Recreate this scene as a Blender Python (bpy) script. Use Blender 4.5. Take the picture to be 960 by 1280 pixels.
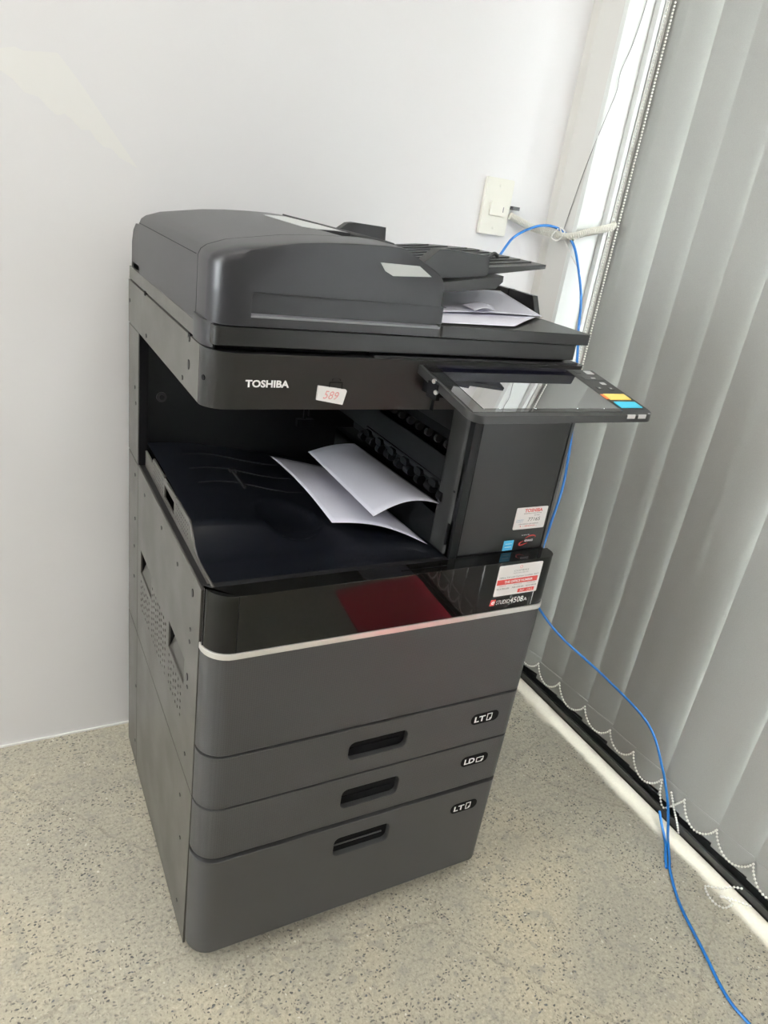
import bpy, bmesh, math, random
from mathutils import Vector, Matrix, Euler
random.seed(7)
for o in list(bpy.data.objects): bpy.data.objects.remove(o)
SC = bpy.context.scene
COL = SC.collection

# ------------------------------------------------------------------ camera
cam_d = bpy.data.cameras.new('camera'); cam = bpy.data.objects.new('camera', cam_d); COL.objects.link(cam)
cam_d.sensor_fit = 'VERTICAL'; cam_d.sensor_height = 36.0; cam_d.lens = 36.0*895.63/1280.0
cam_d.clip_start = 0.02
Rm = Matrix.Rotation(-0.5389, 3, 'Z') @ Matrix.Rotation(1.1621, 3, 'X') @ Matrix.Rotation(0.1558, 3, 'Z')
cam.matrix_world = Matrix.Translation((-0.2273, -0.7756, 1.2352)) @ Rm.to_4x4()
SC.camera = cam
# ------------------------------------------------------------------ world, exposure
W = bpy.data.worlds.new('outdoor_sky'); SC.world = W; W.use_nodes = True
W.node_tree.nodes['Background'].inputs[0].default_value = (0.93, 0.97, 1.0, 1)
W.node_tree.nodes['Background'].inputs[1].default_value = 34.0
SC.view_settings.view_transform = 'Standard'; SC.view_settings.look = 'None'
SC.view_settings.gamma = 1.0; SC.view_settings.use_curve_mapping = False
SC.view_settings.exposure = 0.44
SC.cycles.use_denoising = True
SC.cycles.max_bounces = 8; SC.cycles.diffuse_bounces = 5; SC.cycles.glossy_bounces = 4
LAMP = 7.5            # radiance of the ceiling panels

# ------------------------------------------------------------------ helpers
def tag(o, label=None, cat=None, group=None, kind=None):
    if label: o['label'] = label
    if cat: o['category'] = cat
    if group: o['group'] = group
    if kind: o['kind'] = kind
    return o

def empty(name, loc, label, cat, group=None):
    o = bpy.data.objects.new(name, None); COL.objects.link(o); o.location = loc
    o.empty_display_size = 0.05
    return tag(o, label, cat, group)

def attach(o, parent):
    if parent is not None:
        o.parent = parent
        if parent.type == 'EMPTY':
            o.matrix_parent_inverse = Matrix.Translation(-Vector(parent.location))
    return o

class MB:
    def __init__(s): s.v = []; s.f = []
    def add(s, vs, fs):
        n = len(s.v); s.v += [tuple(map(float, v)) for v in vs]; s.f += [tuple(i+n for i in f) for f in fs]; return s
    def box(s, x0, x1, y0, y1, z0, z1):
        return s.add([(x0,y0,z0),(x1,y0,z0),(x1,y1,z0),(x0,y1,z0),(x0,y0,z1),(x1,y0,z1),(x1,y1,z1),(x0,y1,z1)],
            [(3,2,1,0),(4,5,6,7),(0,1,5,4),(1,2,6,5),(2,3,7,6),(3,0,4,7)])
    def loft(s, rings, cap=True):
        n = len(rings[0]); vs = [p for r in rings for p in r]; fs = []
        for k in range(len(rings)-1):
            for i in range(n):
                j = (i+1) % n
                fs.append((k*n+i, k*n+j, (k+1)*n+j, (k+1)*n+i))
        if cap:
            fs.append(tuple(range(n-1, -1, -1))); b = (len(rings)-1)*n; fs.append(tuple(range(b, b+n)))
        return s.add(vs, fs)
    def prism(s, pts, axis, lo, hi):
        def mk(a, b, c): return {'x': (c, a, b), 'y': (a, c, b), 'z': (a, b, c)}[axis]
        return s.loft([[mk(a, b, lo) for a, b in pts], [mk(a, b, hi) for a, b in pts]])
    def slab(s, pts, zb, zt):      # plan outline, bottom and top heights given as functions of (x, y)
        return s.loft([[(x, y, zb(x, y)) for x, y in pts], [(x, y, zt(x, y)) for x, y in pts]])
    def cyl(s, c, axis, r, h, n=16, r2=None):
        r2 = r if r2 is None else r2
        ax = Vector(axis).normalized(); u = ax.orthogonal().normalized(); w = ax.cross(u); c = Vector(c)
        ring = lambda d, q: [tuple(c+ax*d+(u*math.cos(t)+w*math.sin(t))*q) for t in [2*math.pi*i/n for i in range(n)]]
        return s.loft([ring(-h/2, r), ring(h/2, r2)])
    def tube(s, path, r, n=8, closed=False, rad=None):
        P = [Vector(p) for p in path]; rings = []; u = None
        for i, p in enumerate(P):
            a = P[max(i-1, 0)]; b = P[min(i+1, len(P)-1)]; t = (b-a).normalized()
            if u is None: u = t.orthogonal().normalized()
            u = (u - t*u.dot(t)).normalized(); w = t.cross(u); q = rad(i) if rad else r
            rings.append([tuple(p+(u*math.cos(k)+w*math.sin(k))*q) for k in [2*math.pi*j/n for j in range(n)]])
        return s.loft(rings)
    def ball(s, c, r, n=6, m=3):
        c = Vector(c); vs = [c+Vector((0,0,r))]; fs = []
        for k in range(1, m+1):
            t = math.pi*k/(m+1)
            for i in range(n):
                q = 2*math.pi*i/n; vs.append(c+Vector((r*math.sin(t)*math.cos(q), r*math.sin(t)*math.sin(q), r*math.cos(t))))
        vs.append(c-Vector((0,0,r)))
        for i in range(n):
            j = (i+1) % n; fs.append((0, 1+i, 1+j)); L = 1+(m-1)*n; fs.append((len(vs)-1, L+j, L+i))
            for k in range(m-1): fs.append((1+k*n+i, 1+(k+1)*n+i, 1+(k+1)*n+j, 1+k*n+j))
        return s.add(vs, fs)
    def grid(s, fn, nu, nv):
        vs = [fn(i/nu, j/nv) for j in range(nv+1) for i in range(nu+1)]
        fs = [(j*(nu+1)+i, j*(nu+1)+i+1, (j+1)*(nu+1)+i+1, (j+1)*(nu+1)+i) for j in range(nv) for i in range(nu)]
        return s.add(vs, fs)
    def mesh(s, name, mat, smooth=35):
        me = bpy.data.meshes.new(name); me.from_pydata(s.v, [], s.f)
        bm = bmesh.new(); bm.from_mesh(me); bmesh.ops.recalc_face_normals(bm, faces=bm.faces); bm.to_mesh(me); bm.free()
        if mat: me.materials.append(mat)
        if smooth:
            me.polygons.foreach_set('use_smooth', [True]*len(me.polygons)); me.set_sharp_from_angle(angle=math.radians(smooth))
        return me
    def build(s, name, mat, parent=None, smooth=35, label=None):
        o = bpy.data.objects.new(name, s.mesh(name, mat, smooth)); COL.objects.link(o); attach(o, parent)
        if label: o['label'] = label
        return o

def box(name, mat, parent, *b, label=None): return MB().box(*b).build(name, mat, parent, label=label)

def cut(o, mb, smooth=35):
    """subtract the solids of mb from o, baking the result"""
    c = bpy.data.objects.new('cutter', mb.mesh('cutter', None, 0)); COL.objects.link(c)
    m = o.modifiers.new('b', 'BOOLEAN'); m.operation = 'DIFFERENCE'; m.object = c; m.solver = 'EXACT'; m.use_self = True
    dg = bpy.context.evaluated_depsgraph_get(); me = bpy.data.meshes.new_from_object(o.evaluated_get(dg))
    o.modifiers.clear(); old = o.data; o.data = me; me.name = o.name
    if len(me.materials) > 1:
        while len(me.materials) > 1: me.materials.pop()
        me.polygons.foreach_set('material_index', [0]*len(me.polygons))
    me.polygons.foreach_set('use_smooth', [True]*len(me.polygons)); me.set_sharp_from_angle(angle=math.radians(smooth))
    bpy.data.meshes.remove(old); bpy.data.objects.remove(c); return o

def rrect(a0, a1, b0, b1, r, n=5):
    pts = []
    for cx, cy, t0 in ((a1-r, b1-r, 0), (a0+r, b1-r, 90), (a0+r, b0+r, 180), (a1-r, b0+r, 270)):
        for k in range(n+1):
            t = math.radians(t0+90*k/n); pts.append((cx+r*math.cos(t), cy+r*math.sin(t)))
    return pts

def smoothpath(P, k=8):
    P = [Vector(p) for p in P]; out = []
    for i in range(len(P)-1):
        a, b, c, d = P[max(i-1,0)], P[i], P[i+1], P[min(i+2, len(P)-1)]
        for j in range(k):
            t = j/k; out.append(0.5*((2*b)+(c-a)*t+(2*a-5*b+4*c-d)*t*t+(3*b-a-3*c+d)*t**3))
    out.append(P[-1]); return out

def resample(P, step):
    P = [Vector(p) for p in P]; out = [P[0]]; acc = 0.0
    for a, b in zip(P, P[1:]):
        L = (b-a).length
        if L < 1e-9: continue
        d = step-acc
        while d <= L: out.append(a+(b-a)*(d/L)); d += step
        acc = (acc+L) % step
    return out

def sstep(a, b, t):
    t = min(1, max(0, (t-a)/(b-a))); return t*t*(3-2*t)

# ------------------------------------------------------------------ materials
class NT:
    def __init__(s, name):
        s.m = bpy.data.materials.new(name); s.m.use_nodes = True; s.t = s.m.node_tree
        s.b = s.t.nodes['Principled BSDF']
    def n(s, typ, **kw):
        x = s.t.nodes.new(typ)
        for k, v in kw.items():
            if k in x.inputs: x.inputs[k].default_value = v
            else: setattr(x, k, v)
        return x
    def l(s, a, b): s.t.links.new(a, b)
    def coord(s): return s.n('ShaderNodeTexCoord').outputs['Object']
    def ramp(s, fac, *stops):
        r = s.n('ShaderNodeValToRGB'); e = r.color_ramp.elements
        while len(e) < len(stops): e.new(0.5)
        for q, (p, c) in zip(e, stops):
            q.position = p; q.color = (c, c, c, 1) if isinstance(c, (int, float)) else (*c, 1)
        s.l(fac, r.inputs[0]); return r.outputs[0]
    def mix(s, fac, a, b, mode='MIX'):
        x = s.n('ShaderNodeMix', data_type='RGBA', blend_type=mode)
        for k, v in ((0, fac), (6, a), (7, b)):
            if isinstance(v, (int, float)): x.inputs[k].default_value = v
            elif isinstance(v, tuple): x.inputs[k].default_value = (*v, 1)
            else: s.l(v, x.inputs[k])
        return x.outputs[2]

def plastic(name, col, rough=0.45, spec=0.5, bevel=0.0012, grain=0.0, grain_scale=900, metal=0.0, ior=None, weave=0.0, var=0.0):
    q = NT(name); b = q.b
    b.inputs['Base Color'].default_value = (*col, 1); b.inputs['Roughness'].default_value = rough
    b.inputs['Specular IOR Level'].default_value = spec; b.inputs['Metallic'].default_value = metal
    if ior: b.inputs['IOR'].default_value = ior
    nrm = None
    if bevel:
        bv = q.n('ShaderNodeBevel', Radius=bevel); bv.samples = 4; nrm = bv.outputs[0]
    if grain:
        no = q.n('ShaderNodeTexNoise', Scale=grain_scale, Detail=2.0); q.l(q.coord(), no.inputs['Vector'])
        bp = q.n('ShaderNodeBump', Strength=grain, Distance=0.001); q.l(no.outputs[0], bp.inputs['Height'])
        if nrm: q.l(nrm, bp.inputs['Normal'])
        nrm = bp.outputs[0]
    if weave:
        mp = q.n('ShaderNodeMapping'); q.l(q.coord(), mp.inputs[0]); mp.inputs['Rotation'].default_value = (0, math.radians(45), 0)
        ch = q.n('ShaderNodeTexChecker', Scale=420.0); q.l(mp.outputs[0], ch.inputs['Vector'])
        bp = q.n('ShaderNodeBump', Strength=weave, Distance=0.0008); q.l(ch.outputs['Fac'], bp.inputs['Height'])
        if nrm: q.l(nrm, bp.inputs['Normal'])
        nrm = bp.outputs[0]
        c2 = tuple(c*0.78 for c in col)
        q.l(q.mix(ch.outputs['Fac'], col, c2), b.inputs['Base Color'])
    if var:
        no = q.n('ShaderNodeTexNoise', Scale=9.0, Detail=3.0); q.l(q.coord(), no.inputs['Vector'])
        q.l(q.ramp(no.outputs[0], (0.35, max(0.02, rough-var)), (0.65, rough+var)), b.inputs['Roughness'])
    if nrm: q.l(nrm, b.inputs['Normal'])
    return q.m

def emitter(name, col, s):
    q = NT(name); q.b.inputs['Base Color'].default_value = (*col, 1)
    q.b.inputs['Emission Color'].default_value = (*col, 1); q.b.inputs['Emission Strength'].default_value = s
    return q.m

CHAR = plastic('charcoal_plastic', (0.047, 0.047, 0.0475), 0.46, grain=0.1, bevel=0.0025)
WEAVE = plastic('woven_charcoal_plastic', (0.053, 0.053, 0.0535), 0.46, weave=0.35, bevel=0.0025)
SIDE = plastic('satin_side_plastic', (0.080, 0.076, 0.068), 0.40, spec=0.42, grain=0.12, var=0.04)
LIDM = plastic('lid_plastic', (0.017, 0.017, 0.0165), 0.36, spec=0.38, grain=0.08, bevel=0.002)
ADFM = plastic('feeder_plastic', (0.022, 0.022, 0.0245), 0.33, spec=0.36, grain=0.08, bevel=0.0015)
BLACK = plastic('black_plastic', (0.012, 0.012, 0.013), 0.45, grain=0.1)
TRAYM = plastic('tray_plastic', (0.005, 0.006, 0.009), 0.30, spec=0.5, grain=0.08)
DEEP = plastic('dark_interior', (0.004, 0.004, 0.005), 0.65, spec=0.12, bevel=0)
INNER = plastic('interior_plastic', (0.0035, 0.004, 0.005), 0.5, spec=0.25)
BEZEL = plastic('bezel_glass', (0.010, 0.010, 0.010), 0.03, ior=2.1)
GLOSS = plastic('piano_black', (0.006, 0.006, 0.0055), 0.03, ior=1.37)
PANELM = plastic('panel_black', (0.022, 0.022, 0.022), 0.3)
SCREEN = plastic('screen_glass', (0.008, 0.008, 0.020), 0.015, ior=8.0, bevel=0)
SILVER = plastic('silver_trim', (0.78, 0.77, 0.74), 0.28, metal=0.6)
STEEL = plastic('screw_steel', (0.6, 0.6, 0.6), 0.3, metal=1.0, bevel=0)
LABELW = plastic('label_white', (0.80, 0.79, 0.78), 0.4, bevel=0)
LABELG = plastic('label_grey', (0.52, 0.54, 0.53), 0.35, bevel=0)
RED = plastic('print_red', (0.62, 0.06, 0.05), 0.5, bevel=0)
PINK = plastic('print_faded_red', (0.75, 0.33, 0.33), 0.6, bevel=0)
INK = plastic('print_black', (0.03, 0.03, 0.035), 0.5, bevel=0)
INKG = plastic('print_grey', (0.25, 0.25, 0.26), 0.5, bevel=0)
INKB = plastic('print_blue', (0.05, 0.22, 0.45), 0.5, bevel=0)
WPRINT = plastic('print_white', (0.85, 0.85, 0.85), 0.45, bevel=0)
BLUEL = plastic('label_blue', (0.10, 0.50, 0.78), 0.4, bevel=0)
YEL = plastic('button_yellow', (0.90, 0.66, 0.16), 0.4)
ORG = plastic('button_orange', (0.80, 0.20, 0.05), 0.4)
CYAN = plastic('button_cyan', (0.05, 0.52, 0.72), 0.4)
BTNW = plastic('button_grey', (0.55, 0.55, 0.55), 0.4)
BTND = plastic('button_dark', (0.05, 0.05, 0.052), 0.35)
PLATE = plastic('ivory_plastic', (0.74, 0.73, 0.66), 0.4)
COND = plastic('conduit_plastic', (0.64, 0.63, 0.57), 0.5, bevel=0)
BLUEC = plastic('blue_cable', (0.010, 0.14, 0.42), 0.4, bevel=0)
CORDW = plastic('white_cord', (0.78, 0.77, 0.74), 0.5, bevel=0)
WIREG = plastic('grey_wire', (0.22, 0.22, 0.21), 0.5, bevel=0)
BEADM = plastic('bead_plastic', (0.82, 0.81, 0.76), 0.35, bevel=0)
PVC = plastic('white_frame', (0.80, 0.81, 0.80), 0.35, bevel=0.002)
FRAMEG = plastic('frame_grey', (0.60, 0.61, 0.60), 0.4, bevel=0.002)
RAILM = plastic('black_aluminium', (0.014, 0.014, 0.014), 0.35, metal=0.0, grain=0.2, grain_scale=300)
REDMAT = plastic('red_felt', (0.74, 0.03, 0.06), 0.9, bevel=0)

def paper_mat():
    q = NT('paper'); q.b.inputs['Base Color'].default_value = (0.83, 0.83, 0.93, 1); q.b.inputs['Roughness'].default_value = 0.75
    tr = q.n('ShaderNodeBsdfTranslucent'); tr.inputs[0].default_value = (0.7, 0.7, 0.74, 1)
    mx = q.n('ShaderNodeMixShader'); mx.inputs[0].default_value = 0.12
    q.l(q.b.outputs[0], mx.inputs[1]); q.l(tr.outputs[0], mx.inputs[2])
    q.l(mx.outputs[0], q.t.nodes['Material Output'].inputs[0]); return q.m
PAPER = paper_mat()

def slat_mat():
    q = NT('slat_fabric'); b = q.b
    c = q.coord(); no = q.n('ShaderNodeTexNoise', Scale=600.0, Detail=1.0); q.l(c, no.inputs['Vector'])
    q.l(q.ramp(no.outputs[0], (0.3, (0.34, 0.345, 0.325)), (0.7, (0.37, 0.375, 0.355))), b.inputs['Base Color'])
    b.inputs['Roughness'].default_value = 0.6; b.inputs['Specular IOR Level'].default_value = 0.25
    tr = q.n('ShaderNodeBsdfTranslucent'); tr.inputs[0].default_value = (0.62, 0.62, 0.56, 1)
    mx = q.n('ShaderNodeMixShader'); mx.inputs[0].default_value = 0.015
    q.l(b.outputs[0], mx.inputs[1]); q.l(tr.outputs[0], mx.inputs[2])
    q.l(mx.outputs[0], q.t.nodes['Material Output'].inputs[0]); return q.m
SLAT = slat_mat()

def wall_mat(name, col):
    q = NT(name); b = q.b; c = q.coord()
    n1 = q.n('ShaderNodeTexNoise', Scale=1.7, Detail=4.0); q.l(c, n1.inputs['Vector'])
    q.l(q.ramp(n1.outputs[0], (0.3, tuple(x*0.97 for x in col)), (0.7, col)), b.inputs['Base Color'])
    n2 = q.n('ShaderNodeTexNoise', Scale=60.0, Detail=4.0); q.l(c, n2.inputs['Vector'])
    bp = q.n('ShaderNodeBump', Strength=0.06, Distance=0.003); q.l(n2.outputs[0], bp.inputs['Height']); q.l(bp.outputs[0], b.inputs['Normal'])
    b.inputs['Roughness'].default_value = 0.55; b.inputs['Specular IOR Level'].default_value = 0.35
    return q.m
WALL = wall_mat('painted_wall', (0.775, 0.77, 0.778))
PATCH = wall_mat('wall_filler', (0.80, 0.795, 0.775))
PILLAR = wall_mat('pillar_grey', (0.64, 0.63, 0.60))  # greyer base colour than the white walls
DIM = wall_mat('darkened_wall', (0.24, 0.235, 0.225))  # unseen front wall, colour darkened to deepen reflections and cut fill
CEIL = wall_mat('painted_ceiling', (0.80, 0.80, 0.79))

def floor_mat():
    q = NT('ground_concrete'); b = q.b; c = q.coord()
    big = q.n('ShaderNodeTexNoise', Scale=2.3, Detail=5.0, Roughness=0.6); q.l(c, big.inputs['Vector'])
    base = q.ramp(big.outputs[0], (0.30, (0.32, 0.30, 0.25)), (0.5, (0.40, 0.37, 0.295)), (0.70, (0.48, 0.425, 0.315)))
    fine = q.n('ShaderNodeTexNoise', Scale=150.0, Detail=5.0, Roughness=0.75); q.l(c, fine.inputs['Vector'])
    col = q.mix(1.0, base, q.ramp(fine.outputs[0], (0.28, 0.50), (0.48, 0.98), (0.56, 1.04), (0.74, 1.45)), 'MULTIPLY')
    mid = q.n('ShaderNodeTexNoise', Scale=34.0, Detail=5.0, Roughness=0.65); q.l(c, mid.inputs['Vector'])
    col = q.mix(q.ramp(mid.outputs[0], (0.56, 0.0), (0.60, 0.45)), col, (0.27, 0.26, 0.225))
    mid2 = q.n('ShaderNodeTexNoise', Scale=9.0, Detail=4.0); q.l(c, mid2.inputs['Vector'])
    # aggregate: stretched cells, only some of them dark
    wob = q.n('ShaderNodeTexNoise', Scale=70.0, Detail=2.0); q.l(c, wob.inputs['Vector'])
    vm = q.n('ShaderNodeVectorMath', operation='MULTIPLY_ADD'); q.l(wob.outputs['Color'], vm.inputs[0])
    vm.inputs[1].default_value = (0.010, 0.010, 0.0); q.l(c, vm.inputs[2])
    for sc, thr, dens, dark, st in ((105.0, 0.28, 0.20, (0.07, 0.07, 0.07), (1, 1.7, 0)), (150.0, 0.30, 0.20, (0.17, 0.155, 0.13), (1.7, 1, 0)),
                                    (64.0, 0.17, 0.12, (0.11, 0.115, 0.125), (1, 1.5, 0)), (90.0, 0.20, 0.035, (0.62, 0.60, 0.52), (1.2, 1, 0))):
        mp = q.n('ShaderNodeMapping'); mp.inputs['Scale'].default_value = (st[0], st[1], 1); mp.inputs['Rotation'].default_value = (0, 0, sc)
        q.l(vm.outputs[0], mp.inputs[0])
        vo = q.n('ShaderNodeTexVoronoi', Scale=sc, voronoi_dimensions='2D'); q.l(mp.outputs[0], vo.inputs['Vector'])
        sp = q.n('ShaderNodeSeparateColor'); q.l(vo.outputs['Color'], sp.inputs[0])
        m1 = q.ramp(vo.outputs['Distance'], (thr-0.05, 1.0), (thr+0.02, 0.0))
        m2 = q.ramp(sp.outputs[0], (dens-0.01, 1.0), (dens+0.01, 0.0))
        m = q.n('ShaderNodeMath', operation='MULTIPLY'); q.l(m1, m.inputs[0]); q.l(m2, m.inputs[1])
        m3 = q.n('ShaderNodeMath', operation='MULTIPLY'); q.l(m.outputs[0], m3.inputs[0]); q.l(q.ramp(mid2.outputs[0], (0.38, 0.25), (0.60, 0.95)), m3.inputs[1])
        col = q.mix(m3.outputs[0], col, dark)
    ck = q.n('ShaderNodeTexVoronoi', Scale=1.9, feature='DISTANCE_TO_EDGE', voronoi_dimensions='2D')
    cm = q.n('ShaderNodeVectorMath', operation='MULTIPLY_ADD'); q.l(mid.outputs['Color'], cm.inputs[0]); cm.inputs[1].default_value = (.05, .05, 0); q.l(c, cm.inputs[2]); q.l(cm.outputs[0], ck.inputs['Vector'])
    k1 = q.ramp(ck.outputs[0], (0.002, 0.5), (0.005, 0.0))
    col = q.mix(k1, col, (0.20, 0.18, 0.14))
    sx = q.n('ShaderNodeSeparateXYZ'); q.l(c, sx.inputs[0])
    # pale ragged-edged margin along the window track
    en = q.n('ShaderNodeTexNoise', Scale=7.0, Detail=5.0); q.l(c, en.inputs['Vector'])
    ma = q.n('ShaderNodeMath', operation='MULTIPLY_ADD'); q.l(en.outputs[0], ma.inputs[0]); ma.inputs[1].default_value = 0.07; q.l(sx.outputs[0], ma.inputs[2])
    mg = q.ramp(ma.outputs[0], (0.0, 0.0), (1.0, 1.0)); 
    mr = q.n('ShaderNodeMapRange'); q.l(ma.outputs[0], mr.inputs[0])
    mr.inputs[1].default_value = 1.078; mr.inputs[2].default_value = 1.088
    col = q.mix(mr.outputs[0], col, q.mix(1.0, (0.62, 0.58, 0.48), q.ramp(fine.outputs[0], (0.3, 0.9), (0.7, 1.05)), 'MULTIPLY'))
    q.l(col, b.inputs['Base Color'])
    q.l(q.ramp(big.outputs[0], (0.3, 0.42), (0.7, 0.6)), b.inputs['Roughness']); b.inputs['Specular IOR Level'].default_value = 0.4
    bp = q.n('ShaderNodeBump', Strength=0.12, Distance=0.001); q.l(fine.outputs[0], bp.inputs['Height']); q.l(bp.outputs[0], b.inputs['Normal'])
    return q.m
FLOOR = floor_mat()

def glass_mat():
    q = NT('window_glass'); b = q.b
    b.inputs['Base Color'].default_value = (0.95, 0.97, 0.96, 1); b.inputs['Roughness'].default_value = 0.0
    b.inputs['Transmission Weight'].default_value = 1.0; b.inputs['IOR'].default_value = 1.05
    return q.m
GLASS = glass_mat()

# ------------------------------------------------------------------ room shell
YB = 0.6565; XL, YF, ZC = -3.1, -3.7, 2.7; XW = 1.12
def struct(name, mb, mat, label): return tag(mb.build(name, mat, None), label, None, None, 'structure')
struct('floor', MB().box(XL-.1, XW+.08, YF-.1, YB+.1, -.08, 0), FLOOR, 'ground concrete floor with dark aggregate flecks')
struct('ceiling', MB().box(XL-.1, XW+.2, YF-.1, YB+.1, ZC, ZC+.08), CEIL, 'white painted ceiling')
struct('wall_back', MB().box(XL-.1, XW+.2, YB, YB+.1, 0, ZC), WALL, 'white painted wall behind the copier')
wl = MB().box(XL-.1, XL, YF, -.45, 0, ZC).box(XL-.1, XL, .35, YB, 0, ZC).box(XL-.1, XL, -.45, .35, 0, .85).box(XL-.1, XL, -.45, .35, 2.2, ZC)
struct('wall_left', wl, WALL, 'white painted wall on the left')
w2 = tag(bpy.data.objects.new('added_window', None), 'unseen narrow window added in the left wall for corner highlights', None, None, 'structure'); COL.objects.link(w2); w2.location = (XL-.05, -.05, .85)  # added daylight source, streaks highlights down the copier's left corners
MB().box(XL-.08, XL-.02, -.45, -.41, .85, 2.2).box(XL-.08, XL-.02, .31, .35, .85, 2.2).box(XL-.08, XL-.02, -.41, .31, .85, .89).box(XL-.08, XL-.02, -.41, .31, 2.16, 2.2).build('window_frame', PVC, w2)
MB().box(XL-.052, XL-.048, -.41, .31, .89, 2.16).build('window_pane', GLASS, w2)
struct('wall_front', MB().box(XL-.1, XW+.2, YF-.1, YF, 0, ZC), DIM, 'unseen wall behind the viewer, darkened to deepen the copier reflections')
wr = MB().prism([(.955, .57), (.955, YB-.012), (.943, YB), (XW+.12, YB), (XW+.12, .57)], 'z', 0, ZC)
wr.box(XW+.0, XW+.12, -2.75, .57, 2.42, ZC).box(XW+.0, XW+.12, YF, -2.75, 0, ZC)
struct('wall_right', wr, PILLAR, 'pale grey wall and corner pillar around the window')
struct('baseboard_back', MB().box(XL, .955, YB-.004, YB+.001, 0, .0045), PATCH, 'pale filler line where wall meets floor')
t1 = MB().box(.9535, 1.022, .560, .572, 0, 2.42)
struct('trim_1', t1, plastic('strip_white', (0.66, 0.68, 0.66), 0.4, bevel=0.002), 'bright white strip on the pillar beside the blind')
t2 = MB().box(1.023, 1.034, .546, .572, 0, 2.42).box(1.0345, 1.040, .556, .572, 0, 2.42).box(1.0405, 1.049, .550, .572, 0, 2.42)
struct('trim_2', t2, FRAMEG, 'grey stepped frame edge beside the blind')
# wall repair patch
pp = [(-.30,1.352),(-.255,1.362),(-.215,1.357),(-.179,1.360),(-.159,1.366),(-.146,1.363),(-.12,1.367),(-.098,1.370),(-.083,1.354),(-.066,1.335),(-.045,1.309),(-.024,1.282),(0,1.252),(.025,1.221),
      (.008,1.228),(-.005,1.233),(-.018,1.245),(-.030,1.246),(-.043,1.255),(-.052,1.268),(-.066,1.266),(-.079,1.278),(-.09,1.286),(-.101,1.281),(-.115,1.290),(-.128,1.303),(-.149,1.306),(-.165,1.322),(-.181,1.330),(-.22,1.336),(-.30,1.345)]
struct('trim_3', MB().prism(pp, 'y', YB-.0006, YB+.001), PATCH, 'torn edged cream filler patch on the wall')

# sliding glass door behind the blind
win = tag(bpy.data.objects.new('window_1', None), 'sliding glass door in black aluminium frame behind the blind', None, None, 'structure')
COL.objects.link(win); win.location = (1.16, -1.1, 0)
rail = MB().box(1.100, 1.240, -2.75, .57, 0, .006).box(1.100, 1.104, -2.75, .57, 0, .021).box(1.122, 1.125, -2.75, .57, 0, .024).box(1.178, 1.182, -2.75, .57, 0, .03)
tag(rail.build('bottom_track', RAILM, win), 'scuffed black double track')
fr = MB().box(1.1255, 1.165, -2.75, .57, .007, .150).box(1.1255, 1.165, -2.75, .57, 2.34, 2.42).box(1.1255, 1.165, .50, .57, .150, 2.34).box(1.1255, 1.165, -2.75, -2.68, .150, 2.34).box(1.1255, 1.165, -1.13, -1.07, .150, 2.34)
fr.build('window_frame', RAILM, win)
MB().box(1.150, 1.154, -2.68, -1.13, .150, 2.34).build('window_pane', GLASS, win)
MB().box(1.150, 1.154, -1.07, .50, .150, 2.34).build('window_pane', GLASS, win)
struct('floor_outside', MB().box(XW+.08, 6.0, -6.0, 4.0, -.16, -.06), wall_mat('outdoor_paving', (0.5, 0.49, 0.46)), 'pale paving outside the glass door')

# ceiling panels
lamp_on = emitter('lamp_diffuser', (1.0, 0.972, 0.925), LAMP)
def ceiling_light(x, y, w, h, label):
    t = empty('ceiling_light', (x, y, ZC), label, 'ceiling light', 'ceiling light panels')
    box('diffuser', lamp_on, t, x-w+.02, x+w-.02, y-h+.02, y+h-.02, ZC-.022, ZC-.016)
    f = MB().box(x-w, x+w, y-h, y-h+.02, ZC-.03, ZC).box(x-w, x+w, y+h-.02, y+h, ZC-.03, ZC).box(x-w, x-w+.02, y-h+.02, y+h-.02, ZC-.03, ZC).box(x+w-.02, x+w, y-h+.02, y+h-.02, ZC-.03, ZC)
    f.build('light_frame', PVC, t)
for (x, y, w, h, lb) in ((-.45, .30, .60, .12, 'narrow white ceiling light panel above the copier'), (.05, -.75, .60, .10, 'white ceiling light panel in front of the copier'),
                   (-2.3, .0, .60, .30, 'white ceiling light panel above the left end of the back wall'),
                   (.0, -2.1, .60, .50, 'white ceiling light panel behind the viewer by the window'), (-2.2, -2.2, .60, .30, 'white ceiling light panel in the far left corner behind the viewer')):
    ceiling_light(x, y, w, h, lb)
tag(MB().prism(rrect(.70, 1.095, -1.13, -.66, .02), 'z', 0.0, .006).build('floor_mat', REDMAT), 'red mat on the floor in front of the copier', 'mat')

# ------------------------------------------------------------------ photocopier
CP = empty('photocopier', (.29, .3, 0), 'tall charcoal multifunction photocopier with open exit tray and three paper drawers', 'photocopier')
WD = .585
def part(name, mb, mat, parent=CP, label=None, smooth=35): return mb.build(name, mat, parent, smooth, label)

part('chassis', MB().box(.030, .579, .046, .584, .030, .655).box(.02, .565, .06, .57, .012, .03), DEEP)
for sx in (.06, .52):
    for sy in (.09, .53):
        part('caster', MB().cyl((sx, sy, .010), (1, 0, 0), .0098, .02, 14), BLACK)

def front_outline(y0=0.0, r1=.038, r2=.022, back=.044, n=8, x0=.0015, x1=WD-.0015):
    P = []
    for k in range(n+1):
        t = math.radians(180+90*k/n); P.append((x0+r1+r1*math.cos(t), y0+r1+r1*math.sin(t)))
    for k in range(n+1):
        t = math.radians(270+90*k/n); P.append((x1-r2+r2*math.cos(t), y0+r2+r2*math.sin(t)))
    P += [(x1, back), (x0, back)]
    return P

def handle_cut(o, x0, x1, z0, z1, depth=.03):
    cut(o, MB().prism(rrect(x0, x1, z0, z1, .011, 5), 'y', -.02, depth))

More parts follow.
